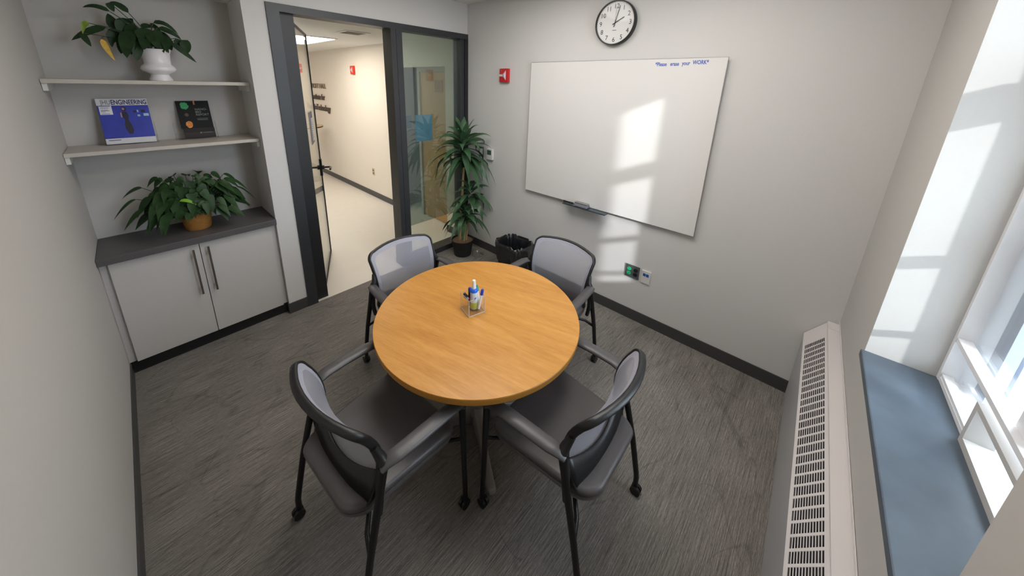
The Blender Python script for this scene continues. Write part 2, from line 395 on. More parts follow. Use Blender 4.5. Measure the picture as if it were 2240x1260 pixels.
# ------------------------------------------------------------------ window
wn = bpy.data.objects.new('window_1', None); COL.objects.link(wn); wn['kind'] = 'structure'
m = MB(); m.box(OX0-.0, OX1+.0, -L-.21, -L+.012, SZ-.03, SZ, bev=.004); m.obj('window_sill', SLATE, wn)
YF = -L-.188
m = MB()
m.box(-.730, OX1, YF-.11, YF, SZ, OT); m.box(OX0, OX0+.03, YF-.07, YF, SZ, OT); m.box(OX0+.03, -.730, YF-.07, YF-.002, SZ, SZ+.016); m.box(OX0+.03, -.730, YF-.07, YF, OT-.05, OT)
m.obj('window_frame', WINW, wn)
m = MB()
m.box(-1.765, -.731, YF-.035, YF-.002, 1.05, 1.068); m.box(-1.765, -.811, YF-.10, YF-.07, 1.385, 1.425); m.box(-1.765, -.811, YF-.10, YF-.06, 1.91, 2.02)
m.box(-1.25, -1.165, YF-.06, YF-.02, 1.07, OT-.05); m.obj('window_rail', WINW, wn)
m = MB(); m.box(-1.045, -.731, YF-.03, YF-.004, SZ+.016, SZ+.03); m.obj('window_sash', WINW, wn)
m = MB(); m.box(-1.065, -1.045, YF-.05, YF+.008, SZ+.0, 1.03); m.box(-1.70, -1.68, YF-.05, YF+.008, SZ, 1.03)
m.box(-1.68, -1.065, YF-.05, YF+.008, SZ+.0, SZ+.024); m.box(-1.68, -1.065, YF-.05, YF+.008, 1.012, 1.03); m.obj('vent_sash', mat('vent_grey', (186, 182, 178), .45), wn)
m = MB(); m.box(-1.76, -.735, YF-.045, YF-.041, SZ+.02, OT-.05); m.obj('pane', WGLASS, wn)
m = MB(); m.box(-.81, -.731, YF-.108, YF-.08, SZ+.017, OT-.05); m.box(-.745, -.712, YF-.165, YF-.14, SZ-.025, OT-.005)
m.obj('storm_frame', mat('storm_grey', (150, 158, 172), .5), wn)
# outside
m = MB(); m.box(-4.2, -1.318, -4.0, -3.75, -1., 4.); struct('sun_blocker', m, BLOCKER)  # unseen block added to cut the sun and shape its wall patch
m = MB(); m.box(-12, 14, -22, -3.62, -1.1, -1.0); struct('ground_outside', m, GROUND)
bd = thing('neighbouring_building', 'pale brick building outside the window', 'building', (7., -9.5, -1.0))
m = MB(); m.box(-2, 4, -4, 0, 0, 8); m.obj('facade', mat('pale_brick', (226, 218, 204), .8, noise=.15, scale=5), bd)
fp_ = mat('far_pane', (214, 210, 202), .4)
for k in range(3):
    for j in range(3): m = MB(); m.box(-2.02, -2.0, -3.4+1.1*k, -2.8+1.1*k, 1.0+2.2*j, 2.3+2.2*j); m.obj('window', fp_, bd)

# ------------------------------------------------------------------ convector cover
rc = thing('convector_cover', 'long white convector cover with slotted grille below the window', 'radiator', (0, -L, 0))
X1 = -.008; XR = -2.6; YFv = .13; ZF, ZR = .468, .587; YR = .05
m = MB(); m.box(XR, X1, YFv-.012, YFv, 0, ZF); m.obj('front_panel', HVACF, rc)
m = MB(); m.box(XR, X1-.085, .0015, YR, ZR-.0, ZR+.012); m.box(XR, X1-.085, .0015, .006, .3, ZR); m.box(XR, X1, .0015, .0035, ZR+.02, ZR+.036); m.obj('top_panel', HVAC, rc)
m = MB(); pr = [(YFv+.001, ZF-.03), (YFv+.001, ZF), (YR, ZR+.002), (YR, ZR+.014), (0.0015, ZR+.014), (0.0015, ZF-.03)]
a = [m.bm.verts.new((X1, y, z)) for y, z in pr]; b_ = [m.bm.verts.new((X1-.085, y, z)) for y, z in pr]
m.bm.faces.new(a); m.bm.faces.new(b_[::-1])
for i in range(6): j = (i+1) % 6; m.bm.faces.new((a[i], b_[i], b_[j], a[j]))
bmesh.ops.recalc_face_normals(m.bm, faces=m.bm.faces[:]); m.obj('end_cap', HVAC, rc)
# grille: one sheet with slots punched through
m = MB(); gx = [X1-.085]; cells = []
x = -.170
while x-.05 > XR: gx += [x, x-.0395]; x -= .05
gx.append(XR); SL = math.hypot(YFv-YR, ZR-ZF); n_s = 12; e0 = .013; pw = (SL-2*e0)/n_s
gs = [0]
for k in range(n_s): gs += [e0+k*pw+pw*.13, e0+k*pw+pw*.87]
gs.append(SL)
def gp(x, s): t = s/SL; return (x, YFv+(YR-YFv)*t, ZF+(ZR-ZF)*t)
vv = [[m.bm.verts.new(gp(x, s)) for s in gs] for x in gx]
for i in range(len(gx)-1):
    for j in range(len(gs)-1):
        if i % 2 == 1 and j % 2 == 1: continue
        m.bm.faces.new((vv[i][j], vv[i+1][j], vv[i+1][j+1], vv[i][j+1]))
g = m.obj('grille', HVAC, rc); md = g.modifiers.new('t', 'SOLIDIFY'); md.thickness = .002; md.offset = 1
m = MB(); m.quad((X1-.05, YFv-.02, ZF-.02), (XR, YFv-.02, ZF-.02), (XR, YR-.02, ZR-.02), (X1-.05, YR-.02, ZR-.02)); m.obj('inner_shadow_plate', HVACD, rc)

# ------------------------------------------------------------------ built-in cabinet, counter, shelves
XC0, XC1 = -W, XP0
cb = thing('base_cabinet', 'white two-door base cabinet built into the alcove', 'cabinet', (-2.44, 0, 0))
ox = 2.44
m = MB(); m.box(XC0+.001+ox, XC1-.001+ox, .035, AD-.003, .092, .805); m.obj('carcass', WHITE, cb)
m = MB(); m.box(XC0+.009+ox, XC1-.009+ox, .045, .09, 0, .0915); m.obj('toe_kick', FRAMED, cb)
for (a, b2, hx, nm) in ((-2.858, -2.4445, -2.479, 'left'), (-2.4405, -2.018, -2.401, 'right')):
    m = MB(); m.box(a+ox, b2+ox, .012, .033, .095, .80, bev=.0015); d = m.obj('door', WHITE, cb)
    m = MB(); m.tube([(hx+ox, -.02, .435), (hx+ox, -.02, .77)], .0065); m.cyl((hx+ox, -.02, .475), .005, .033, 'y'); m.cyl((hx+ox, -.02, .73), .005, .033, 'y')
    m.obj('handle', STEEL, d, smooth=40)
m = MB(); m.box(XC0+.001, XC1-.001, -.022, AD-.001, .808, .853, bev=.003); tag(m.obj('countertop', COUNTER), 'dark grey laminate countertop over the white base cabinet', 'countertop')
for zt, y0, lb in ((1.864, .105, 'upper beige wall shelf holding the white urn planter'), (1.467, .07, 'lower beige wall shelf holding the magazine and brochure')):
    sh = thing('wall_shelf', lb, 'shelf', (-2.44, AD, zt), group='alcove shelves')
    m = MB(); m.box(XC0+.002+ox, XC1-.002+ox, y0-AD, -.001, -.022, 0, bev=.0015); m.obj('board', SHELF, sh)
    for xx in (XC0+.002, XC1-.020):
        m = MB(); m.box(xx+ox, xx+.018+ox, y0-AD+.012, -.001, -.062, -.022); m.obj('cleat', PLATEW, sh)

# ------------------------------------------------------------------ plants
def blade(bm, pts, wid, nrm=None, fold=.25, mi=0, shape='lance'):
    """one leaf: a spine of points with a width profile, folded along its midrib"""
    pts = [Vector(p) for p in pts]; n = len(pts); rows = []
    for i, p in enumerate(pts):
        t = i/(n-1)
        if shape == 'lance': w = wid*1.12*(math.sin(PI*min(1, t**.72))**1.15)
        elif shape == 'strap': w = wid*min(1, 2.6*t+.28)*(1-t**2.6)**.8
        else: w = wid*(math.sin(PI*t**.6)**.7)
        d = (pts[min(i+1, n-1)]-pts[max(i-1, 0)]).normalized()
        up = Vector(nrm) if nrm else Vector((0, 0, 1))
        s = d.cross(up)
        if s.length < .05: s = d.cross(Vector((1, .3, 0)))
        s.normalize(); u = s.cross(d)
        rows.append((bm.verts.new(p-s*w+u*w*fold), bm.verts.new(p), bm.verts.new(p+s*w+u*w*fold)))
    for a, b in zip(rows, rows[1:]):
        for k in (0, 1):
            f = bm.faces.new((a[k], a[k+1], b[k+1], b[k])); f.smooth = True; f.material_index = mi
def bez(a, b, c, d, n):
    a, b, c, d = map(Vector, (a, b, c, d))
    return [a*(1-t)**3+b*3*t*(1-t)**2+c*3*t*t*(1-t)+d*t**3 for t in [i/(n-1) for i in range(n)]]

# urn plant on the upper shelf (sparse, wide leaves)
up = thing('potted_peace_lily', 'sparse drooping leafy plant in a white pedestal urn on the upper shelf', 'plant', (-2.425, .235, 1.864))
m = MB(); m.lathe([(0, 0), (.057, 0), (.057, .008), (.05, .022), (.044, .036), (.05, .044), (.078, .058), (.084, .072), (.078, .088), (.064, .1), (.064, .13), (.068, .165), (.075, .186), (.076, .19), (.07, .19), (.066, .175), (.06, .17), (0, .17)], 40)
m.obj('urn', URN, up, smooth=50)
m = MB(); m.lathe([(0, .176), (.05, .174), (.064, .172)], 24); m.obj('soil', SOIL, up)
# (x offset, height) of leaf base, bend and tip on the shelf wall side, depth of each, half width
K = .000292; KZ = .000405
def up_pt(cx, cy, dy): return Vector(((cx-1215)*K, dy, .19+(690-cy)*KZ))
LV = [((960, 200), (830, 60), (715, 90), .02, .020), ((720, 90), (720, 140), (760, 210), .0, .017), ((700, 215), (520, 130), (350, 205), -.02, .015),
      ((720, 440), (690, 330), (660, 230), .03, .026), ((600, 425), (330, 500), (95, 650), -.03, .020), ((380, 400), (300, 420), (265, 545), -.05, .015),
      ((250, 540), (280, 630), (330, 720), -.06, .015), ((900, 460), (800, 640), (765, 850), -.10, .036), ((950, 500), (960, 720), (890, 890), -.09, .030),
      ((640, 460), (610, 580), (600, 705), -.02, .018), ((1290, 305), (1480, 230), (1665, 440), .02, .016), ((1340, 370), (1540, 390), (1685, 520), -.01, .020),
      ((1690, 520), (1760, 600), (1740, 725), -.03, .028), ((1490, 570), (1660, 700), (1850, 865), -.05, .017), ((1600, 500), (1640, 590), (1650, 690), .0, .022),
      ((1420, 500), (1430, 600), (1370, 720), -.07, .026), ((1300, 390), (1330, 580), (1335, 745), -.06, .024), ((1080, 400), (1120, 540), (1150, 690), -.08, .040),
      ((1010, 380), (900, 450), (850, 560), -.02, .030), ((860, 330), (930, 430), (1010, 610), .04, .036), ((1110, 390), (1180, 320), (1290, 370), .03, .018),
      ((1180, 480), (1230, 570), (1250, 690), -.09, .030), ((880, 560), (760, 640), (700, 790), -.05, .034), ((1040, 440), (960, 520), (930, 680), .0, .04),
      ((1230, 420), (1300, 480), (1400, 600), .02, .034), ((820, 440), (700, 520), (620, 640), .02, .028), ((960, 350), (850, 290), (740, 310), .06, .024),
      ((1380, 480), (1470, 560), (1500, 690), .03, .026), ((820, 300), (770, 400), (760, 520), .0, .022), ((1330, 450), (1420, 470), (1560, 620), .01, .026), ((1250, 350), (1300, 330), (1400, 430), .05, .022), ((760, 470), (650, 470), (560, 560), .03, .024),
      ((1120, 520), (1080, 600), (1040, 720), -.10, .030), ((1280, 540), (1340, 620), (1420, 740), -.05, .024), ((930, 560), (860, 640), (840, 800), -.08, .030), ((1000, 320), (930, 300), (870, 360), .05, .024)]
m = MB()
for i, (a, b, c, dy, w) in enumerate(LV):
    A, B, Cc = up_pt(*a, dy*.6), up_pt(*b, dy), up_pt(*c, dy*1.15)
    pts = bez(A, A.lerp(B, .7), B.lerp(Cc, .35), Cc, 8)
    if i in (5,): continue
    blade(m.bm, pts, w, nrm=(random.uniform(-.3, .3), -1, .6), fold=.2, shape='wide')
m.obj('foliage', LEAF1, up)
m = MB(); A, B, Cc = up_pt(490, 600, -.07), up_pt(520, 760, -.075), up_pt(600, 900, -.08)
blade(m.bm, bez(A, A.lerp(B, .6), B, Cc, 8), .014, nrm=(.2, -1, .3), shape='wide'); m.obj('withered_leaf', LEAFY, up, label='yellow withered leaf')
m = MB(); A, B, Cc = up_pt(380, 400, -.05), up_pt(300, 420, -.055), up_pt(265, 560, -.06)
blade(m.bm, bez(A, A.lerp(B, .6), B, Cc, 8), .014, nrm=(.2, -1, .5), shape='wide'); m.obj('withered_leaf', LEAFYG, up, label='yellow-green fading leaf')
m = MB()
for a, b, c, dy, w in LV:
    A = up_pt(*a, dy*.6); r0 = Vector((random.uniform(-.03, .03), random.uniform(-.03, .02), .175))
    m.tube(bez(r0, r0+Vector((0, 0, .05)), A.lerp(r0, .3)+Vector((0, 0, .02)), A, 6), .0022, 5)
m.tube(bez(up_pt(620, 570, -.03), up_pt(560, 560, -.05), up_pt(510, 560, -.06), up_pt(490, 605, -.07), 6), .0014, 5)
m.obj('stems', LEAF2, up)

# basket plant on the counter (dense)
bp = thing('potted_peace_lily', 'dense bushy leafy plant in a woven tan basket on the countertop', 'plant', (-2.41, .185, .853))
m = MB(); m.lathe([(0, 0), (.066, 0), (.072, .01), (.082, .08), (.089, .145), (.090, .15), (.084, .15), (.08, .13), (0, .13)], 40); m.obj('basket', BASKET, bp, smooth=50)
m = MB(); m.lathe([(0, .138), (.05, .136), (.079, .132)], 24); m.obj('soil', SOIL, bp)
m = MB(); ms = MB(); rnd = random.Random(5)
def arch(az, el, r, drop, w, mb, stem=True, len_=.15):
    d = Vector((math.cos(az), math.sin(az), 0))
    base = Vector((math.cos(az)*.03, math.sin(az)*.03, .14))
    p1 = base + d*(r*.45*math.cos(el)) + Vector((0, 0, r*math.sin(el)*.9))
    tip = base + d*r*math.cos(el)*1.0 + Vector((0, 0, r*math.sin(el)*1.0-drop))
    pk = base + d*r*math.cos(el)*.72 + Vector((0, 0, r*math.sin(el)*1.05))
    tip.y = min(tip.y, .175); pk.y = min(pk.y, .15); p1.y = min(p1.y, .16)
    front = max(0, -math.sin(az)) * (1 if abs(tip.x) < .16 else .3)
    if front > .2: tip.y *= 1-.35*front; pk.y *= 1-.25*front
    tip.z = max(tip.z, (.118 if abs(tip.x) < .15 else .055)+rnd.uniform(-.012, .02)); pk.z = max(pk.z, tip.z+.03)
    side = Vector((-d.y, d.x, 0))*rnd.uniform(-.03, .03)
    pts = bez(pk.lerp(p1, .25), pk, pk.lerp(tip, .55)+side*.6+Vector((0, 0, .012)), tip+side, 9)
    blade(mb.bm, pts, w, nrm=(d.x*.25, -.55+d.y*.2, 1), fold=.22)
    if stem: ms.tube([base, base.lerp(p1, .5)+Vector((0, 0, .01)), pts[0]], .002, 5)
for i in range(185):
    az = rnd.uniform(0, 2*PI)
    if math.sin(az) > .35 and rnd.random() < .6: az = -az
    q = rnd.random()
    el = rnd.choice([.12, .3, .45, .6, .8, .95, 1.2])+rnd.uniform(-.1, .1)
    r = rnd.uniform(.15, .25)*(1.25 if abs(math.cos(az)) > .6 and el < .8 else 1.)*(.95 if el > .8 else 1)
    arch(az, el, r, rnd.uniform(.05, .13)*(1.2 if el < .6 else .8), rnd.uniform(.018, .029), m)
for az, el, r, dr, w in ((PI, .35, .38, .12, .012), (PI-.2, .55, .36, .06, .016), (PI+.15, .2, .33, .12, .018), (.05, .3, .36, .14, .010), (-.1, .55, .34, .1, .014), (.1, .7, .33, .1, .016), (PI-.1, .95, .30, .05, .018), (2.6, 1.0, .22, .0, .026), (.5, 1.0, .22, .0, .026), (-.6, 1.05, .21, .0, .026), (-2.3, 1.0, .21, .0, .026), (1.0, 1.1, .27, .03, .026), (2.2, 1.1, .26, .03, .026), (0.1, 1.0, .27, .05, .026), (3.0, 1.0, .27, .05, .026), (-1.2, 1.2, .25, .02, .026), (-1.9, 1.15, .25, .02, .026), (1.6, 1.0, .24, .0, .024)):
    arch(az, el, r, dr, w, m)
m.obj('foliage', LEAF2, bp)
m2 = MB(); blade(m2.bm, bez((-.075, -.12, .245), (-.05, -.125, .255), (-.02, -.135, .235), (.005, -.14, .205), 8), .013, nrm=(0, -.6, 1)); m2.obj('young_leaf', LEAFL, bp, label='bright lime young leaf')
ms.obj('stems', LEAF2, bp)

# dracaena in the corner
dr = thing('potted_dracaena', 'tall cane dracaena with strap leaves in a black pot by the glass corner', 'plant', (-.265, -.215, 0))
m = MB(); m.lathe([(0, 0), (.098, 0), (.102, .02), (.118, .16), (.128, .165), (.13, .185), (.122, .187), (.116, .165), (0, .16)], 36); m.obj('pot', POTB, dr, smooth=40)
m = MB(); m.lathe([(0, .178), (.06, .176), (.116, .17)], 28); m.obj('soil', BARK, dr)
m = MB(); m.tube(bez((-.02, .02, .16), (-.02, .015, .4), (.0, .0, .7), (.02, -.0, 1.02), 12), [.0155]*8+[.014, .013, .012, .012], 10)
m.tube(bez((.03, -.03, .16), (.03, -.03, .3), (.06, -.06, .45), (.075, -.05, .62), 8), .011, 8)
m.tube(bez((-.01, -.04, .16), (-.02, -.05, .2), (-.02, -.06, .3), (.0, -.06, .38), 6), .010, 8); m.obj('cane', CANE, dr, smooth=60)
def rosette(mb, c, n, ln, seed, w=.017, el0=-.9, el1=1.3, stretch=.09):
    r = random.Random(seed)
    for i in range(n):
        az = 2.39996*i+r.uniform(-.3, .3); t = (i+.5)/n
        el = el0+(el1-el0)*t+r.uniform(-.15, .15); l = ln*r.uniform(.8, 1.12)*(.8 if el > .9 else 1)
        h = Vector((math.cos(az), math.sin(az), 0)); ce, se = math.cos(el), math.sin(el)
        b = Vector(c)+Vector((0, 0, stretch*(t-.5)))
        sag = l*(.62-.42*max(0, se))*r.uniform(.75, 1.2)*(1 if el < 1.05 else .25)
        p1 = b+h*l*.34*ce+Vector((0, 0, l*.30*max(se, .15)+.01))
        p2 = b+h*l*.72*ce+Vector((0, 0, l*(.62*max(se, .0)+.04)-sag*.25))
        tip = b+h*l*(.86*ce+.08)+Vector((0, 0, l*.80*max(se, -.1)-sag))
        pts = bez(b, p1, p2, tip, 10)
        for p in pts: p.x = min(p.x, .245); p.y = min(p.y, .195)
        blade(mb.bm, pts, w*r.uniform(.8, 1.15), nrm=Vector((r.uniform(-.45, .45), r.uniform(-.45, .45), 1)) if el < 1. else h, fold=.22, shape='lance')
m = MB(); rosette(m, (-.01, -.02, 1.22), 54, .40, 3, .033, -.7, 1.2, .28); m.obj('foliage', LEAF3, dr)
m = MB(); rosette(m, (.07, -.06, .72), 24, .30, 7, .028, -.6, 1.15, .14); m.obj('foliage', LEAF3, dr)
m = MB(); rosette(m, (-.02, -.06, .48), 26, .31, 9, .032, -.7, 1.1, .14); m.obj('foliage', LEAF3, dr)
m = MB(); m.lathe([(.0, .002), (.062, .002), (.072, .014), (.0745, .014), (.064, .0005), (.0, .0005)], 36, Matrix.Translation((-.160, -.362, 0)))
tag(m.obj('plant_saucer', ACRYL, smooth=40), 'clear plastic saucer on the carpet beside the black dracaena pot', 'saucer')

# ------------------------------------------------------------------ wastebasket
tb = thing('wastebasket', 'small bin lined with a black plastic bag under the whiteboard corner', 'bin', (-.165, -.90, 0))
def rrect(hx, hy, r, n=10):
    pts = []
    for cx, cy, a0 in ((hx-r, hy-r, 0), (-hx+r, hy-r, PI/2), (-hx+r, -hy+r, PI), (hx-r, -hy+r, 1.5*PI)):
        for k in range(n): a = a0+PI/2*k/(n-1); pts.append((cx+r*math.cos(a), cy+r*math.sin(a)))
    return pts
def loft(mb, secs, closed_top=False, cap0=True):
    rings = [[mb.bm.verts.new(p) for p in s] for s in secs]
    for a, b in zip(rings, rings[1:]):
        for k in range(len(a)):
            k2 = (k+1) % len(a); mb.bm.faces.new((a[k], a[k2], b[k2], b[k]))
    if cap0: mb.bm.faces.new(rings[0][::-1])
    if closed_top: mb.bm.faces.new(rings[-1])
    bmesh.ops.recalc_face_normals(mb.bm, faces=mb.bm.faces[:])
m = MB(); loft(m, [[(x, y, z) for x, y in rrect(.10+.035*z/.35, .125+.035*z/.35, .05)] for z in (0, .1, .2, .34)]); o = m.obj('bin_body', POTB, tb, smooth=40); o.modifiers.new('s', 'SOLIDIFY').thickness = -.003
rb = random.Random(4); secs = []
ph = [rb.uniform(0, 6.28) for _ in range(6)]
def wr(k, s): a = 2*PI*k/72; return s*(math.sin(5*a+ph[0])*.5+math.sin(11*a+ph[1])*.5+math.sin(17*a+ph[2])*.4)
base = rrect(1, 1, .62, 18)
def sec(hx, hy, z, s, zs=0): return [(x*(hx+wr(k, s)), y*(hy+wr(k, s)), z+wr(k+9, zs)) for k, (x, y) in enumerate(base)]
secs = [sec(.108, .132, .13, .006), sec(.128, .153, .17, .012, .014), sec(.140, .167, .24, .011, .01), sec(.147, .174, .31, .010, .006), sec(.150, .178, .352, .009, .012), sec(.140, .167, .360, .008, .012),
        sec(.125, .15, .32, .006, .006), sec(.11, .135, .2, .010, .01), sec(.09, .11, .06, .012, .01), sec(.03, .04, .02, .004)]
m = MB(); loft(m, secs, closed_top=True, cap0=False); m.obj('bin_liner', BAG, tb, smooth=75)

# ------------------------------------------------------------------ whiteboard wall fittings
wbt = thing('whiteboard', 'large frameless white dry-erase board mounted on the right wall', 'whiteboard', (0, -1.67, .891))
m = MB(); m.box(-.032, -.022, -.766, .766, 0, 1.205, bev=.001); m.obj('board_panel', WB, wbt)
m = MB(); m.box(-.0315, -.020, -.768, .768, -.003, 0.0); m.box(-.0315, -.020, -.768, .768, 1.205, 1.208); m.box(-.0315, -.020, -.7685, -.766, -.003, 1.208); m.box(-.0315, -.020, .766, .7685, -.003, 1.208); m.obj('board_edge', ALU, wbt)
for yy in (-.6, .6):
    for zz in (.12, 1.08): m = MB(); m.cyl((-.022, yy, zz), .02, .021, 'x'); m.obj('wall_standoff', ALU, wbt)
m = MB(); m.box(-.10, -.0323, -.125, .285, -.010, -.005); m.box(-.10, -.097, -.125, .285, -.005, -.001); m.obj('pen_ledge', mat('ledge_grey', (74, 84, 92), .25, .4), wbt)
# text on the whiteboard: x axis along -y, y axis up, normal -x
def wtxt(y, z, x=-.0326): return frame3((x, y, z), (0, -1, 0), (0, 0, 1))
Mw = wtxt(-2.005+1.67, 1.175); Mw = Matrix.Translation((0, 0, 0)) @ Mw
tx = MB()
for s_, dx, dz in (('*Please', 0, -.004), ('erase', .098, -.003), ('your', .172, 0), ('WORK*', .236, .004)):
    tx.add(text_mb(s_, .036, Mw @ Matrix.Translation((dx, dz-.012, 0)), sx=.72, bold=.0006))
tx.obj('handwriting', INKB, wbt, label='blue handwriting reading *Please erase your WORK*')
es = thing('board_eraser', 'grey felt eraser lying on the whiteboard pen ledge', 'eraser', (-.062, -1.56, .8895))
m = MB(); m.box(-.024, .024, -.062, .062, 0, .022, bev=.002); m.obj('felt', ERASER, es)
m = MB(); m.box(-.022, .022, -.06, .06, .022, .034, bev=.002); m.obj('grip', ALU, es)
mk = thing('marker_pen', 'dark marker pen lying on the whiteboard ledge left of the eraser', 'marker', (-.062, -1.44, .897))
m = MB(); m.cyl((0, -.03, 0), .0075, .075, 'y'); m.obj('barrel', CAPK, mk); m = MB(); m.cyl((0, .045, 0), .0085, .02, 'y'); m.obj('cap', NAVYB, mk)

# clock
ck = thing('wall_clock', 'round black-rimmed wall clock with white face above the whiteboard', 'clock', (0, -1.67, 2.36))
Mc = frame3((0, 0, 0), (0, -1, 0), (0, 0, 1))
RC = .155
m = MB(); m.lathe([(RC-.004, 0.001), (RC, .004), (RC, .04), (RC-.004, .046), (RC-.008, .046), (RC-.0095, .03), (RC-.0095, .002)], 64, Mc); m.obj('rim', BLACKP, ck, smooth=40)
m = MB(); m.lathe([(0, .028), (RC-.0095, .028)], 64, Mc); m.obj('face', CLOCKF, ck)
nm = MB()
for h in range(1, 13):
    a = PI/2-h*PI/6; r = .115
    nm.add(text_mb(str(h), .046, Mc @ Matrix.Translation((r*math.cos(a), r*math.sin(a)-.016, .0285)), align='CENTER', sx=.95))
nm.obj('numerals', INK, ck)
m = MB()
for k in range(60):
    a = k*PI/30; m.box(-.0011, .0011, -.0011, .0011, 0, .0005, Mc @ Matrix.Translation((.141*math.cos(a), .141*math.sin(a), .0285)))
m.box(-.016, .016, -.052, -.049, 0, .0005, Mc @ Matrix.Translation((0, 0, .0285))); m.obj('minute_dots', INK, ck)
def hand(ang, l0, l1, w, z):
    mm = MB(); mm.box(-w, w, -l0, l1, 0, .001, Mc @ Matrix.Rotation(-ang, 4, 'Z') @ Matrix.Translation((0, 0, z))); return mm
hand(math.radians(62), .022, .075, .0035, .030).obj('hour_hand', INK, ck)
hand(math.radians(14), .03, .118, .0024, .032).obj('minute_hand', INK, ck)
hand(math.radians(2), .02, .11, .0007, .034).obj('second_hand', INK, ck)
m = MB(); m.lathe([(0, .043), (.06, .0425), (RC-.009, .040)], 48, Mc); m.obj('clock_glass', glass_mat('clock_lens', (.99, .99, .99), 1.25), ck, smooth=60)

# strobes
def strobe(loc, k, red, lab, M3):
    st = thing('fire_alarm_strobe', lab, 'fire alarm', loc)
    m = MB(); m.box(-.058*k, .058*k, -.066*k, .066*k, 0, .035*k, M3, bev=.01*k); m.obj('housing', red, st, smooth=40)
    m = MB(); b = m.bm
    p = [(-.012, .012, .0352), (.032, .048, .0352), (.032, -.048, .0352), (-.012, -.012, .0352), (.024, -.008, .058), (.024, .008, .058)]
    v = [b.verts.new(M3 @ Vector((q[0]*k, q[1]*k, q[2]*k))) for q in p]
    for f in ((0, 1, 5), (1, 2, 4, 5), (2, 3, 4), (3, 0, 5, 4), (0, 3, 2, 1)): b.faces.new([v[i] for i in f])
    bmesh.ops.recalc_face_normals(b, faces=b.faces[:]); m.obj('strobe_lens', LENS, st)
    m = MB(); m.box(-.05*k, -.012*k, -.010*k, .010*k, .0352*k, .039*k, M3); m.obj('lens_band', LENS, st)
strobe((-.001, -.568, 1.984), 1., RED, 'red fire alarm strobe on the right wall left of the whiteboard', frame3((0, 0, 0), (0, -1, 0), (0, 0, 1)))
strobe((-.001, 2.757, 2.06), 1., REDH, 'red fire alarm strobe on the hall wall beyond the door', frame3((0, 0, 0), (0, -1, 0), (0, 0, 1)))

# switch, thermostat
sw = thing('light_switch', 'light switch with dark plate behind the tall plant leaves', 'light switch', (-.001, -.238, 1.17))
m = MB(); m.box(-.006, 0, -.038, .038, -.058, .058, bev=.002); m.obj('switch_plate', mat('switch_green', (92, 112, 100), .4), sw)
m = MB(); m.box(-.009, -.006, -.02, .02, -.036, -.003); m.box(-.010, -.006, -.02, .02, .0, .036); m.obj('rocker', PLATEW, sw)
th = thing('thermostat', 'white thermostat on the right wall beside the tall plant', 'thermostat', (-.001, -.386, 1.165))
m = MB(); m.box(-.03, 0, -.046, .046, -.06, .06, bev=.008); m.obj('thermostat_body', PLATEW, th, smooth=40)
m = MB(); m.box(-.0312, -.0300, -.03, .03, -.005, .045); m.obj('display', mat('lcd', (70, 92, 84), .25), th)

# outlets on the whiteboard wall
ot = thing('power_outlet', 'grey four-socket power outlet with two bright green sockets on the right wall', 'power outlet', (-.001, -2.045, .434))
m = MB(); m.box(-.007, 0, -.058, .058, -.055, .057, bev=.002); m.obj('wall_plate', OUTG, ot)
for yy, mm_ in ((.026, GREEN), (-.028, NAVYB)):
    for zz in (.021, -.018):
        m = MB(); m.lathe([(0, .0), (.0175, .0), (.0175, .003), (0, .003)], 24, frame3((-.0068, yy, zz), (0, -1, 0), (0, 0, 1)), sy=.85)
        q = m.obj('socket', mm_, ot, label='green socket' if mm_ is GREEN else 'black socket')
        m = MB()
        for s in (-1, 1): m.box(-.0106, -.0100, s*.006-.001+yy, s*.006+.001+yy, zz, zz+.007)
        m.box(-.0106, -.0100, yy-.002, yy+.002, zz-.009, zz-.005); m.obj('slots', BLACKP, q)
dp = thing('data_outlet', 'white data outlet plate with two blue jacks on the right wall', 'data outlet', (-.001, -2.158, .43))
m = MB(); m.box(-.010, 0, -.036, .036, -.056, .056, bev=.003); m.obj('wall_plate', PLATEW, dp)
for yy in (.013, -.011):
    m = MB(); m.box(-.0125, -.0100, yy-.010, yy+.010, .010, .032); m.obj('jack', PBLUE, dp)

# ------------------------------------------------------------------ hall things
ho = thing('power_outlet', 'beige two-socket power outlet low on the hall wall beyond the door', 'power outlet', (-.001, 2.335, .44))
m = MB(); m.box(-.006, 0, -.036, .036, -.058, .058); m.obj('wall_plate', mat('beige_plate', (196, 180, 150), .5), ho)
for zz in (.025, -.025):
    m = MB(); m.box(-.008, -.006, -.017, .017, zz-.014, zz+.014); m.obj('socket', SIGND, ho)
wl = thing('wall_lettering', 'dark raised lettering on the hall wall seen through the open door', 'lettering', (-.001, 3.9, 1.5))
Mt = lambda y, z: frame3((-.012, y-3.9, z-1.5), (0, -1, 0), (0, 0, 1))
text('letter_line', 'CROFT HALL', .13, Mt(4.72, 1.735), SIGNG, wl, ext=.005, sx=1.02)
text('letter_line', 'Institute for', .155, Mt(4.68, 1.52), SIGND, wl, ext=.005, sx=.84, bold=.002)
text('letter_line', 'NanoBioTechnology', .16, Mt(5.03, 1.315), SIGND, wl, ext=.005, sx=.9, bold=.0025)
ht = thing('high_top_table', 'round tan high-top table beside the hall wall beyond the glass door', 'table', (-.46, 4.15, 0))
m = MB(); m.lathe([(0, 1.03), (.36, 1.03), (.37, 1.04), (.37, 1.05), (.355, 1.055), (0, 1.055)], 48); m.obj('table_top', HTOP, ht, smooth=30)
m = MB(); m.lathe([(.37, 1.028), (.374, 1.03), (.374, 1.05), (.37, 1.05)], 48); m.obj('edge_band', FRAMED, ht)
m = MB(); m.cyl((0, 0, .02), .035, 1.01); m.obj('column', STEEL, ht, smooth=40); m = MB(); m.lathe([(0, 0), (.26, 0), (.26, .012), (.04, .03), (0, .03)], 40); m.obj('base', STEEL, ht, smooth=40)
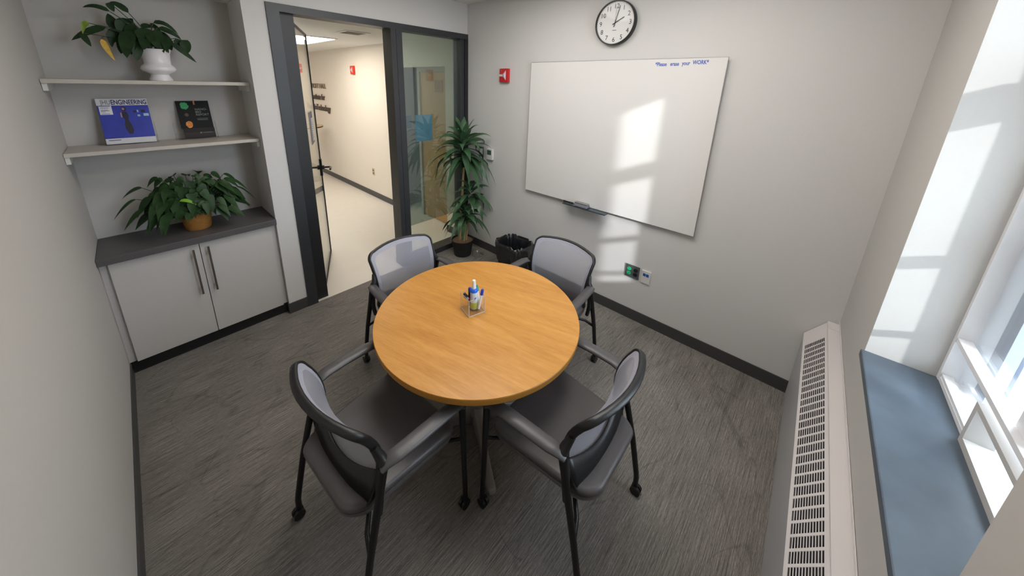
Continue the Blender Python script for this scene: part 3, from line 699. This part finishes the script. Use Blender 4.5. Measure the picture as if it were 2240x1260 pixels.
hl = thing('ceiling_light', 'bright recessed ceiling light panel in the hall', 'ceiling light', (-.93, 2.35, 2.409))
m = MB(); m.box(-.31, .31, -.56, .56, -.012, 0); m.obj('light_frame', PLATEW, hl)
m = MB(); m.box(-.285, .285, -.535, .535, -.015, -.0121); m.obj('diffuser', TROFF, hl)
vt = thing('ceiling_vent', 'square air vent in the hall ceiling near the door', 'vent', (-.85, .85, 2.384))
m = MB(); m.box(-.13, .13, -.13, .13, -.008, 0); m.obj('vent_frame', PLATEW, vt)
m = MB()
for k in range(6): m.box(-.10, .10, -.095+.034*k, -.073+.034*k, -.0095, -.0081)
m.obj('slats', mat('vent_grey2', (104, 96, 88), .6), vt)
# the room's own recessed panels, parts of its ceiling
for x, y in ((-1.2, -1.25), (-1.2, -2.35)):
    m = MB(); m.box(x-.61, x+.61, y-.31, y+.31, HC-.0105, HC-.0005); lf = m.obj('light_frame', PLATEW, CEILO)
    m = MB(); m.box(x-.58, x+.58, y-.28, y+.28, HC-.0135, HC-.0106); m.obj('diffuser', TROFFR, lf)

# ------------------------------------------------------------------ magazine and brochure
SHZ = 1.467
mg = thing('magazine', 'blue and white magazine standing upright on the lower shelf', 'magazine', (-2.735, .285, SHZ+.006))
Mm = frame3((0, 0, 0), (1, .0, 0), (0, .235, 1))             # x along the shelf, y up the tilted cover, z toward the room... checked below
def mbox(x0, x1, y0, y1, z0, z1, m_, name, par, M=None, **kw):
    q = MB(); q.box(x0, x1, y0, y1, z0, z1, M or Mm); return q.obj(name, m_, par, **kw)
MW, MH = .222, .282
mbox(0, MW, 0, MH, -.003, 0, MAGW, 'pages', mg)
mbox(.0, MW, .035, MH-.042, .0001, .0006, MAGB, 'cover_photo', mg)
mbox(.007, .06, MH-.098, MH-.043, .0007, .001, MAGW, 'text_panel', mg)
q = MB()
q.box(.009, .055, MH-.047, MH-.0435, .001, .0013, Mm)
for k, l in ((0, .035), (1, .0), (2, .03), (3, .036), (4, .02), (5, .0), (6, .036)):
    if l: q.box(.012, .012+l, MH-.058-.006*k, MH-.0555-.006*k, .001, .0013, Mm)
q.box(.012, .065, .022, .026, .0002, .0006, Mm); q.obj('fine_print', MAGN, mg)
text('title_grey', 'JHU', .041, Mm @ Matrix.Translation((.018, MH-.036, .0004)), MAGG, mg, sx=.62)
text('title_bold', 'ENGINEERING', .041, Mm @ Matrix.Translation((.061, MH-.036, .0004)), MAGN, mg, sx=.60, bold=.0009)
# printed standing woman on the cover (dark dress), and the screens beside her
q = MB(); pts = [(.098, .20), (.118, .20), (.124, .175), (.119, .15), (.127, .12), (.133, .085), (.124, .058), (.108, .058), (.098, .09), (.098, .12), (.104, .15), (.096, .175)]
q.bm.faces.new([q.bm.verts.new(Mm @ Vector((x, y, .0008))) for x, y in pts])
q.lathe([(0, .0008), (.011, .0008)], 16, Mm @ Matrix.Translation((.109, .217, 0)), sy=1.3); q.obj('printed_figure', MAGD, mg)
q = MB(); q.lathe([(0, .001), (.006, .001)], 14, Mm @ Matrix.Translation((.107, .218, 0)), sy=1.3); q.box(.09, .096, .165, .195, .0008, .001, Mm); q.obj('printed_face', SKIN, mg)
q = MB(); q.box(.192, .216, .17, .187, .0008, .001, Mm); q.box(.164, .176, .168, .18, .0008, .001, Mm); q.box(.166, .172, .195, .21, .0008, .001, Mm); q.obj('printed_screens', PALE, mg)
q = MB(); q.box(.148, .162, .193, .207, .0008, .001, Mm); q.box(.182, .202, .193, .21, .0008, .001, Mm); q.obj('printed_screens', MAGD, mg)
def holder(lab, loc, w, hb, hs):
    h = thing('brochure_holder', lab, 'brochure holder', loc)
    t = .003
    q = MB(); q.box(0, w, .055, .058, 0, hb, Mm); 
    q.free = None
    q = MB()
    q.box(-.004, w+.004, 0, .003, -.0385, .012)                     # base foot (horizontal)
    back = frame3((0, .024, .003), (1, 0, 0), (0, .235, 1)); front = frame3((0, -.004, .003), (1, 0, 0), (0, .235, 1))
    q = MB(); q.box(-.004, w+.004, -.008, .075, 0, .003)
    q.box(-.004, w+.004, 0, hb, -.0015, .0015, back); q.box(-.004, w+.004, 0, .045, -.0015, .0015, front)
    for xx in (-.004, w+.001): q.box(xx, xx+.003, 0, hs, -.026, .0015, front)
    q.obj('acrylic_shell', ACRYL, h); return h
holder('clear acrylic holder behind the blue magazine on the lower shelf', (-2.735, .286, SHZ), .228, .23, .13)
holder('clear acrylic holder with the black brochure on the lower shelf', (-2.412, .30, SHZ), .222, .20, .12)
br = thing('brochure', 'black square brochure with green and orange pictures in an acrylic holder', 'brochure', (-2.412, .308, SHZ+.006))
b0, b1 = .035, .212
mbox(b0, b1, .07, .262, -.0008, .0002, BROB, 'cover', br)
mbox(b0+.008, b1+.002, .0, .07, -.0008, .0002, mat('brochure_lower', (44, 38, 38), .55, spec=.2), 'lower_flap', br)
def blob(cx, cy, rx, ry, m_, nm_, seed):
    r = random.Random(seed); q = MB(); q.bm.faces.new([q.bm.verts.new(Mm @ Vector((cx+rx*math.cos(k*PI/10)*r.uniform(.85, 1.1), cy+ry*math.sin(k*PI/10)*r.uniform(.85, 1.1), .0006))) for k in range(20)]); q.obj(nm_, m_, br)
blob(b0+.042, .228, .022, .026, BROG, 'green_picture', 2); blob(b0+.048, .098, .019, .024, BROO, 'orange_picture', 3); blob(b0+.045, .165, .012, .012, mat('brochure_brown', (70, 52, 28), .5), 'brown_picture', 8)
mbox(b0+.093, b0+.101, .235, .262, .0003, .0006, BROO, 'orange_tab', br)
for i, s_ in enumerate(('NANO-', 'BIO', 'REPORT')): text('cover_text', s_, .021, Mm @ Matrix.Translation((b0+.094, .195-.019*i, .0004)), BROT, br, sx=.95)
q = MB()
for k in range(3): q.box(b0+.096, b0+.155, .137-.006*k, .1385-.006*k, .0003, .0006, Mm)
q.box(b0+.11, b0+.165, .034, .038, .0003, .0006, Mm); q.lathe([(0, .0005), (.006, .0005)], 16, Mm @ Matrix.Translation((b0+.10, .036, 0))); q.obj('fine_print', BROT, br)

# ------------------------------------------------------------------ table
tc = (-1.535, -1.803)
tb2 = thing('round_table', 'round maple-topped table in the middle of the room', 'table', (tc[0], tc[1], 0))
m = MB(); m.lathe([(0, .7335), (.518, .7335), (.5235, .7345), (.525, .737), (.5235, .7378), (0, .7378)], 128); m.obj('table_top', MAPLE, tb2, smooth=20)
m = MB(); m.lathe([(0, .703), (.516, .703), (.523, .706), (.5255, .714), (.5255, .733), (.524, .7345)], 128); m.obj('table_edge', MAPLEE, tb2, smooth=40)
m = MB(); m.cyl((0, 0, .06), .05, .62); m.obj('column', SILVER, tb2, smooth=40)
m = MB(); m.box(-.25, .25, -.04, .04, .675, .703); m.box(-.04, .04, -.25, .25, .675, .703); m.obj('top_plate', SILVER, tb2)
for k in range(4):
    a = math.radians(237+90*k); M = Matrix.Rotation(a, 4, 'Z')
    m = MB(); b = m.bm; secs = []
    for t in (0, .15, .35, .6, .85, .97, 1.0):
        r = .03+.375*t; w = .034-.018*min(1, t/.5)+(.010*max(0, (t-.5)/.5)); h1 = .10*(1-t)**1.4+.036 if t < 1 else .02; w2 = w*(.6 if t == 1 else 1)
        secs.append([M @ Vector(p) for p in ((r, -w2, .012), (r, w2, .012), (r, w2*.75, h1), (r, -w2*.75, h1))])
    loft(m, secs, closed_top=True); bmesh.ops.bevel(b, geom=[e for e in b.edges], offset=.003, segments=1, affect='EDGES')
    f = m.obj('foot', SILVER, tb2, smooth=50)
    m = MB(); m.cyl((.37*math.cos(a), .37*math.sin(a), 0), .015, .013); m.obj('glide', BLACKP, f)

# pen box and contents
PB = (-1.546, -1.773, .738); pa = math.radians(-14.5); hb = .048
pb = thing('pen_box', 'clear square acrylic pen box in the middle of the round table', 'pen holder', PB, pa)
m = MB(); m.box(-hb, hb, -hb, hb, 0, .008); t = .003
m.box(-hb, hb, -hb, -hb+t, .008, .096); m.box(-hb, hb, hb-t, hb, .008, .096); m.box(-hb, -hb+t, -hb+t, hb-t, .008, .096); m.box(hb-t, hb, -hb+t, hb-t, .008, .096)
m.obj('acrylic_walls', ACRYL, pb)
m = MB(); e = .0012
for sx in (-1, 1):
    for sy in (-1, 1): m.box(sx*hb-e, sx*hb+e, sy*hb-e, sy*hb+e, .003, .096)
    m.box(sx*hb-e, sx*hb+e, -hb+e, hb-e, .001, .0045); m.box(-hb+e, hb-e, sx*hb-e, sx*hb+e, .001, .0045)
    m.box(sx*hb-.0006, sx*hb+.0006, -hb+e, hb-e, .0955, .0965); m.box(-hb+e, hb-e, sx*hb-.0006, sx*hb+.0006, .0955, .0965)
m.obj('edge_highlights', EDGEM, pb)  # thin pale bars added as painted highlights along the box edges
def pbw(x, y, z): c, s = math.cos(pa), math.sin(pa); return (PB[0]+c*x-s*y, PB[1]+s*x+c*y, PB[2]+z)
sb = thing('spray_bottle', 'white and lime spray bottle with blue collar in the pen box', 'spray bottle', pbw(.004, -.004, .0085))
m = MB(); m.lathe([(0, 0), (.0185, 0), (.0198, .003), (.0198, .045), (0, .045)], 28); m.obj('lower_body', LIME, sb, smooth=40)
m = MB(); m.lathe([(.0198, .045), (.0198, .098), (.0185, .104)], 28); m.obj('label_band', LABELW, sb, smooth=60)
m = MB(); m.lathe([(.0186, .104), (.0208, .105), (.0208, .113), (.017, .121), (.011, .124), (0, .124)], 28); m.obj('collar', BLUEC, sb, smooth=40)
m = MB(); m.lathe([(.0115, .124), (.0108, .14), (.0088, .158), (.0082, .168), (.007, .17), (0, .17)], 24); m.obj('spray_cap', BARREL, sb, smooth=40)
m = MB(); m.lathe([(.0188, -.001), (.0200, .0), (.0200, .006), (.019, .006)], 28); m.obj('base_ring', MAGN, sb)
va = math.atan2(-1.17, -1.07)-pa*0
m = MB()
for k in range(5):
    aa = va+.15+.09*k; m.box(-.0008, .0008, -.0014, .0014, -.004+.0015*k, .004+.0015*k, Matrix.Translation((.0199*math.cos(aa), .0199*math.sin(aa), .068)) @ Matrix.Rotation(aa, 4, 'Z'))
m.obj('label_mark', INKB, sb)
def marker(lab, a, b, capm, barm, ca=.55):
    A, B = Vector(pbw(*a)), Vector(pbw(*b)); d = (B-A).normalized(); ln = (B-A).length
    o = thing('dry_erase_marker', lab, 'marker', A, group='dry-erase markers in the pen box')
    m = MB(); m.tube([Vector(), d*ln*ca], .0075, 12); m.obj('barrel', barm, o, smooth=40)
    m = MB(); m.tube([d*ln*ca, d*ln*.97, d*ln], [.0085, .0085, .007], 12); m.obj('cap', capm, o, smooth=40); return o
marker('white marker with blue cap leaning out of the pen box on its right', (.020, -.026, .017), (.043, -.028, .124), CAPB, BARREL, .72)
marker('white marker with green cap behind the spray bottle', (.036, -.006, .017), (.036, .026, .122), CAPG, BARREL, .72)
marker('marker with red cap leaning into the left corner of the pen box', (-.016, .008, .062), (-.040, .026, .097), CAPK, CAPR, .45)
marker('grey marker with dark tip beside the red marker in the pen box', (-.030, -.004, .075), (-.041, .014, .092), CAPK, SIGNS, .45)
marker('dark navy marker standing upright behind the left side of the spray bottle', (-.010, .021, .017), (-.008, .020, .124), CAPB, mat('barrel_navy', (44, 38, 66), .5), .80)

# ------------------------------------------------------------------ chairs
def back_pt(u, v):            # u -1..1 across (left +), v 0..1 up
    hw = .205+.028*v
    x = -.165+.1696*v-.2396*v*v + (.018+.042*v)*u*u
    z = .455+.395*v-.022*u*u*v
    return Vector((x, hw*u, z))
def rr_uv(n, corner=.17):
    pts = []
    for cu, cv, a0 in ((1-corner, 1-corner, 0), (-1+corner, 1-corner, PI/2), (-1+corner, -1+corner, PI), (1-corner, -1+corner, 1.5*PI)):
        for k in range(n): a = a0+PI/2*k/n; pts.append((cu+corner*math.cos(a), cv+corner*math.sin(a)))
    out = []                  # add points on the straight runs
    for i, p in enumerate(pts):
        q = pts[(i+1) % len(pts)]; out.append(p); d = math.hypot(q[0]-p[0], q[1]-p[1])
        if d > .3:
            for k in range(1, 9): out.append((p[0]+(q[0]-p[0])*k/9, p[1]+(q[1]-p[1])*k/9))
    return out
def make_chair():
    root = thing('mesh_back_armchair', 'x', 'chair')
    uv = rr_uv(6)
    # mesh back
    m = MB(); b = m.bm; rings = []
    for s in (.12, .35, .6, .86, .87, 1.0): rings.append([b.verts.new(back_pt(u*s, .5+.5*v*s)) for u, v in uv])
    cv = b.verts.new(back_pt(0, .5))
    for k in range(len(uv)):
        f = b.faces.new((rings[0][k], rings[0][(k+1) % len(uv)], cv)); f.smooth = True
    for i, (A, B) in enumerate(zip(rings, rings[1:])):
        for k in range(len(A)):
            k2 = (k+1) % len(A); f = b.faces.new((A[k], A[k2], B[k2], B[k])); f.smooth = True; f.material_index = 1 if i >= 4 else 0
    bmesh.ops.recalc_face_normals(b, faces=b.faces[:])
    m.obj('backrest', [MESHC, MESHM], root)
    m = MB(); m.tube([back_pt(u, .5+.5*v)+Vector((-.0115, 0, 0)) for u, v in uv], .0085, 12, flat=1.75, up=(1, 0, .25), closed=True); 
    for s in (1, -1):
        m.tube([back_pt(s*1.0, .72)+Vector((-.016, 0, 0)), back_pt(s*1.03, .60)+Vector((-.016, s*.004, 0)), Vector((-.115, s*.248, .655))], [.013, .018, .020], 10)
        m.tube([Vector((-.115, s*.248, .655)), Vector((-.135, s*.246, .58)), Vector((-.14, s*.245, .5)), Vector((-.14, s*.235, .43))], [.019, .016, .014, .012], 10)
    m.obj('back_frame', BLACKP, root, smooth=60)
    # lumbar band behind the lower back
    m = MB(); b = m.bm; n = 18; A = []; B = []
    for i in range(n+1):
        u = -1+2*i/n; A.append(b.verts.new(back_pt(u, .02)+Vector((-.016, 0, 0)))); B.append(b.verts.new(back_pt(u, .20+.16*u*u)+Vector((-.016, 0, 0))))
    for i in range(n): b.faces.new((A[i], A[i+1], B[i+1], B[i]))
    o = m.obj('lumbar_support', BLACKP, root, smooth=80); md = o.modifiers.new('s', 'SOLIDIFY'); md.thickness = .012; md.offset = 0
    # seat cushion and shell
    def seat_sec(sc, z, dz=0, dx=0):
        pts = []
        for x, y in rrect(.245, .238, .075, 8):
            xx, yy = x*sc, y*sc*(1-.20*(max(0, .06-x)/.305)**1.3)
            zz = z - .028*max(0, (xx-.12)/.13)**2 + .018*max(0, (-xx-.10)/.14)**2 + .010*(yy/.24)**2
            pts.append((xx+.01+dx, yy, zz))
        return pts
    m = MB(); loft(m, [seat_sec(*a) for a in ((.97, .432), (1.0, .438), (1.005, .450), (.985, .461), (.93, .466), (.6, .460), (.15, .457))], closed_top=True); m.obj('seat', FABRIC, root, smooth=70)
    m = MB(); loft(m, [seat_sec(*a) for a in ((.55, .365), (.80, .372), (.93, .39), (.985, .415), (.985, .428), (.95, .431))], closed_top=True); m.obj('seat_shell', SHELL, root, smooth=70)
    for s in (1, -1):
        y0 = s*.262
        m = MB(); m.tube([(-.128, s*.249, .645), (-.108, s*.255, .66), (-.07, s*.264, .663), (.02, s*.27, .66), (.12, s*.272, .652), (.19, s*.272, .642), (.222, s*.272, .625), (.235, s*.272, .60)],
                         [.022, .027, .029, .030, .030, .028, .024, .017], 16, flat=.46, up=(0, 0, 1)); m.obj('armrest', ARMG, root, smooth=60)
        m = MB(); m.tube([(.233, s*.272, .625), (.236, s*.272, .56), (.244, s*.272, .3), (.252, s*.272, .075), (.252, s*.272, .045)], [.016, .015, .0125, .012, .012], 10); lg = m.obj('leg', BLACKM, root, smooth=60)
        def caster(x, y, par):
            m = MB()
            for k in (-1, 1): m.cyl((x-.006, y+k*.010-.007, .0235), .0235, .014, 'y', 18)
            m.box(x-.012, x+.014, y-.006, y+.006, .022, .055, bev=.003); m.obj('caster', BLACKP, par, smooth=40)
        caster(.252, s*.272, lg)
        m = MB(); m.tube([(-.120, s*.25, .645), (-.145, s*.256, .54), (-.203, s*.266, .32), (-.243, s*.27, .135), (-.249, s*.272, .10), (-.25, s*.272, .045)], [.018, .0145, .013, .013, .0125, .012], 10); lg = m.obj('leg', BLACKM, root, smooth=60)
        caster(-.25, s*.272, lg)
        m = MB(); m.tube([(-.203, s*.266, .32), (-.18, s*.21, .352), (-.14, s*.16, .368)], .009, 8); m.obj('seat_bracket', BLACKM, root, smooth=60)
        m = MB(); m.tube([(.24, s*.27, .42), (.2, s*.2, .385), (.14, s*.15, .372)], .008, 8); m.obj('seat_bracket', BLACKM, root, smooth=60)
    return root
def copy_tree(o, parent=None):
    c = o.copy(); COL.objects.link(c); c.parent = parent
    for ch in list(o.children): copy_tree(ch, c)
    return c
proto = make_chair()
spots = [(-2.135, -1.818, 4.2, 'grey mesh-back armchair at the near left of the table, facing right'),
         (-1.533, -2.376, 90.3, 'grey mesh-back armchair at the near right of the table, beside the convector cover'),
         (-1.51, -1.195, -90., 'grey mesh-back armchair behind the table in front of the open glass door'),
         (-.907, -1.815, 180., 'grey mesh-back armchair behind the table against the whiteboard wall')]
for i, (x, y, a, lab) in enumerate(spots):
    o = proto if i == 0 else copy_tree(proto)
    o.location = (x, y, 0); o.rotation_euler = (0, 0, math.radians(a)); o['label'] = lab; o['group'] = 'armchairs around the round table'

# ------------------------------------------------------------------ light
def area(name, loc, sx, sy, e, col, rot=(0, 0, 0)):
    l = bpy.data.lights.new(name, 'AREA'); l.shape = 'RECTANGLE'; l.size = sx; l.size_y = sy; l.energy = e; l.color = col
    o = bpy.data.objects.new(name, l); COL.objects.link(o); o.location = loc; o.rotation_euler = rot; return o
area('hall_lamp', (-.93, 2.35, 2.38), .55, 1.05, 15, (1, .91, .81))
area('hall_lamp', (-1.6, 4.9, 2.38), .6, 1.1, 15, (1, .91, .81))
area('hall_lamp', (-.75, .75, 2.36), .5, .5, 2.6, (1, .92, .83))
area('room_lamp', (-1.2, -1.25, HC-.03), 1.15, .55, 8, (1, .96, .92))
area('room_lamp', (-1.2, -2.35, HC-.03), 1.15, .55, 7, (1, .96, .92))
sun = bpy.data.lights.new('sun', 'SUN'); sun.energy = 4.0; sun.angle = math.radians(1.5); sun.color = (.97, .98, 1.)
so = bpy.data.objects.new('sun', sun); COL.objects.link(so)
d = Vector((.588, 1., -.452)); so.rotation_euler = d.to_track_quat('-Z', 'Y').to_euler()
w = bpy.data.worlds.new('World'); S.world = w; w.use_nodes = True
bg = w.node_tree.nodes['Background']; bg.inputs[0].default_value = (.73, .86, 1, 1); bg.inputs[1].default_value = 16.0
po = area('window_portal', (-1.2, -3.72, 1.7), 1.3, 1.75, 1, (1, 1, 1), (PI/2, 0, 0)); po.data.cycles.is_portal = True

# ------------------------------------------------------------------ camera
R = ((0.680912, -0.731898, 0.026159), (-0.179934, -0.20181, -0.962755), (0.709917, 0.650845, -0.269108))
cam = bpy.data.cameras.new('camera'); co = bpy.data.objects.new('camera', cam); COL.objects.link(co)
co.matrix_world = Matrix(((R[0][0], -R[1][0], -R[2][0], -2.60575), (R[0][1], -R[1][1], -R[2][1], -2.91435), (R[0][2], -R[1][2], -R[2][2], 1.89782), (0, 0, 0, 1)))
cam.sensor_fit = 'HORIZONTAL'; cam.sensor_width = 36; cam.lens = 741.066/2240*36
cam.shift_x = (1120-1093.329)/2240; cam.shift_y = (391.866-630)/2240
cam.clip_start = .02
S.camera = co
S.view_settings.view_transform = 'Standard'
S.view_settings.exposure = 0.
S.cycles.max_bounces = 10; S.cycles.diffuse_bounces = 5; S.cycles.glossy_bounces = 5; S.cycles.transparent_max_bounces = 16
S.cycles.sample_clamp_indirect = 6.
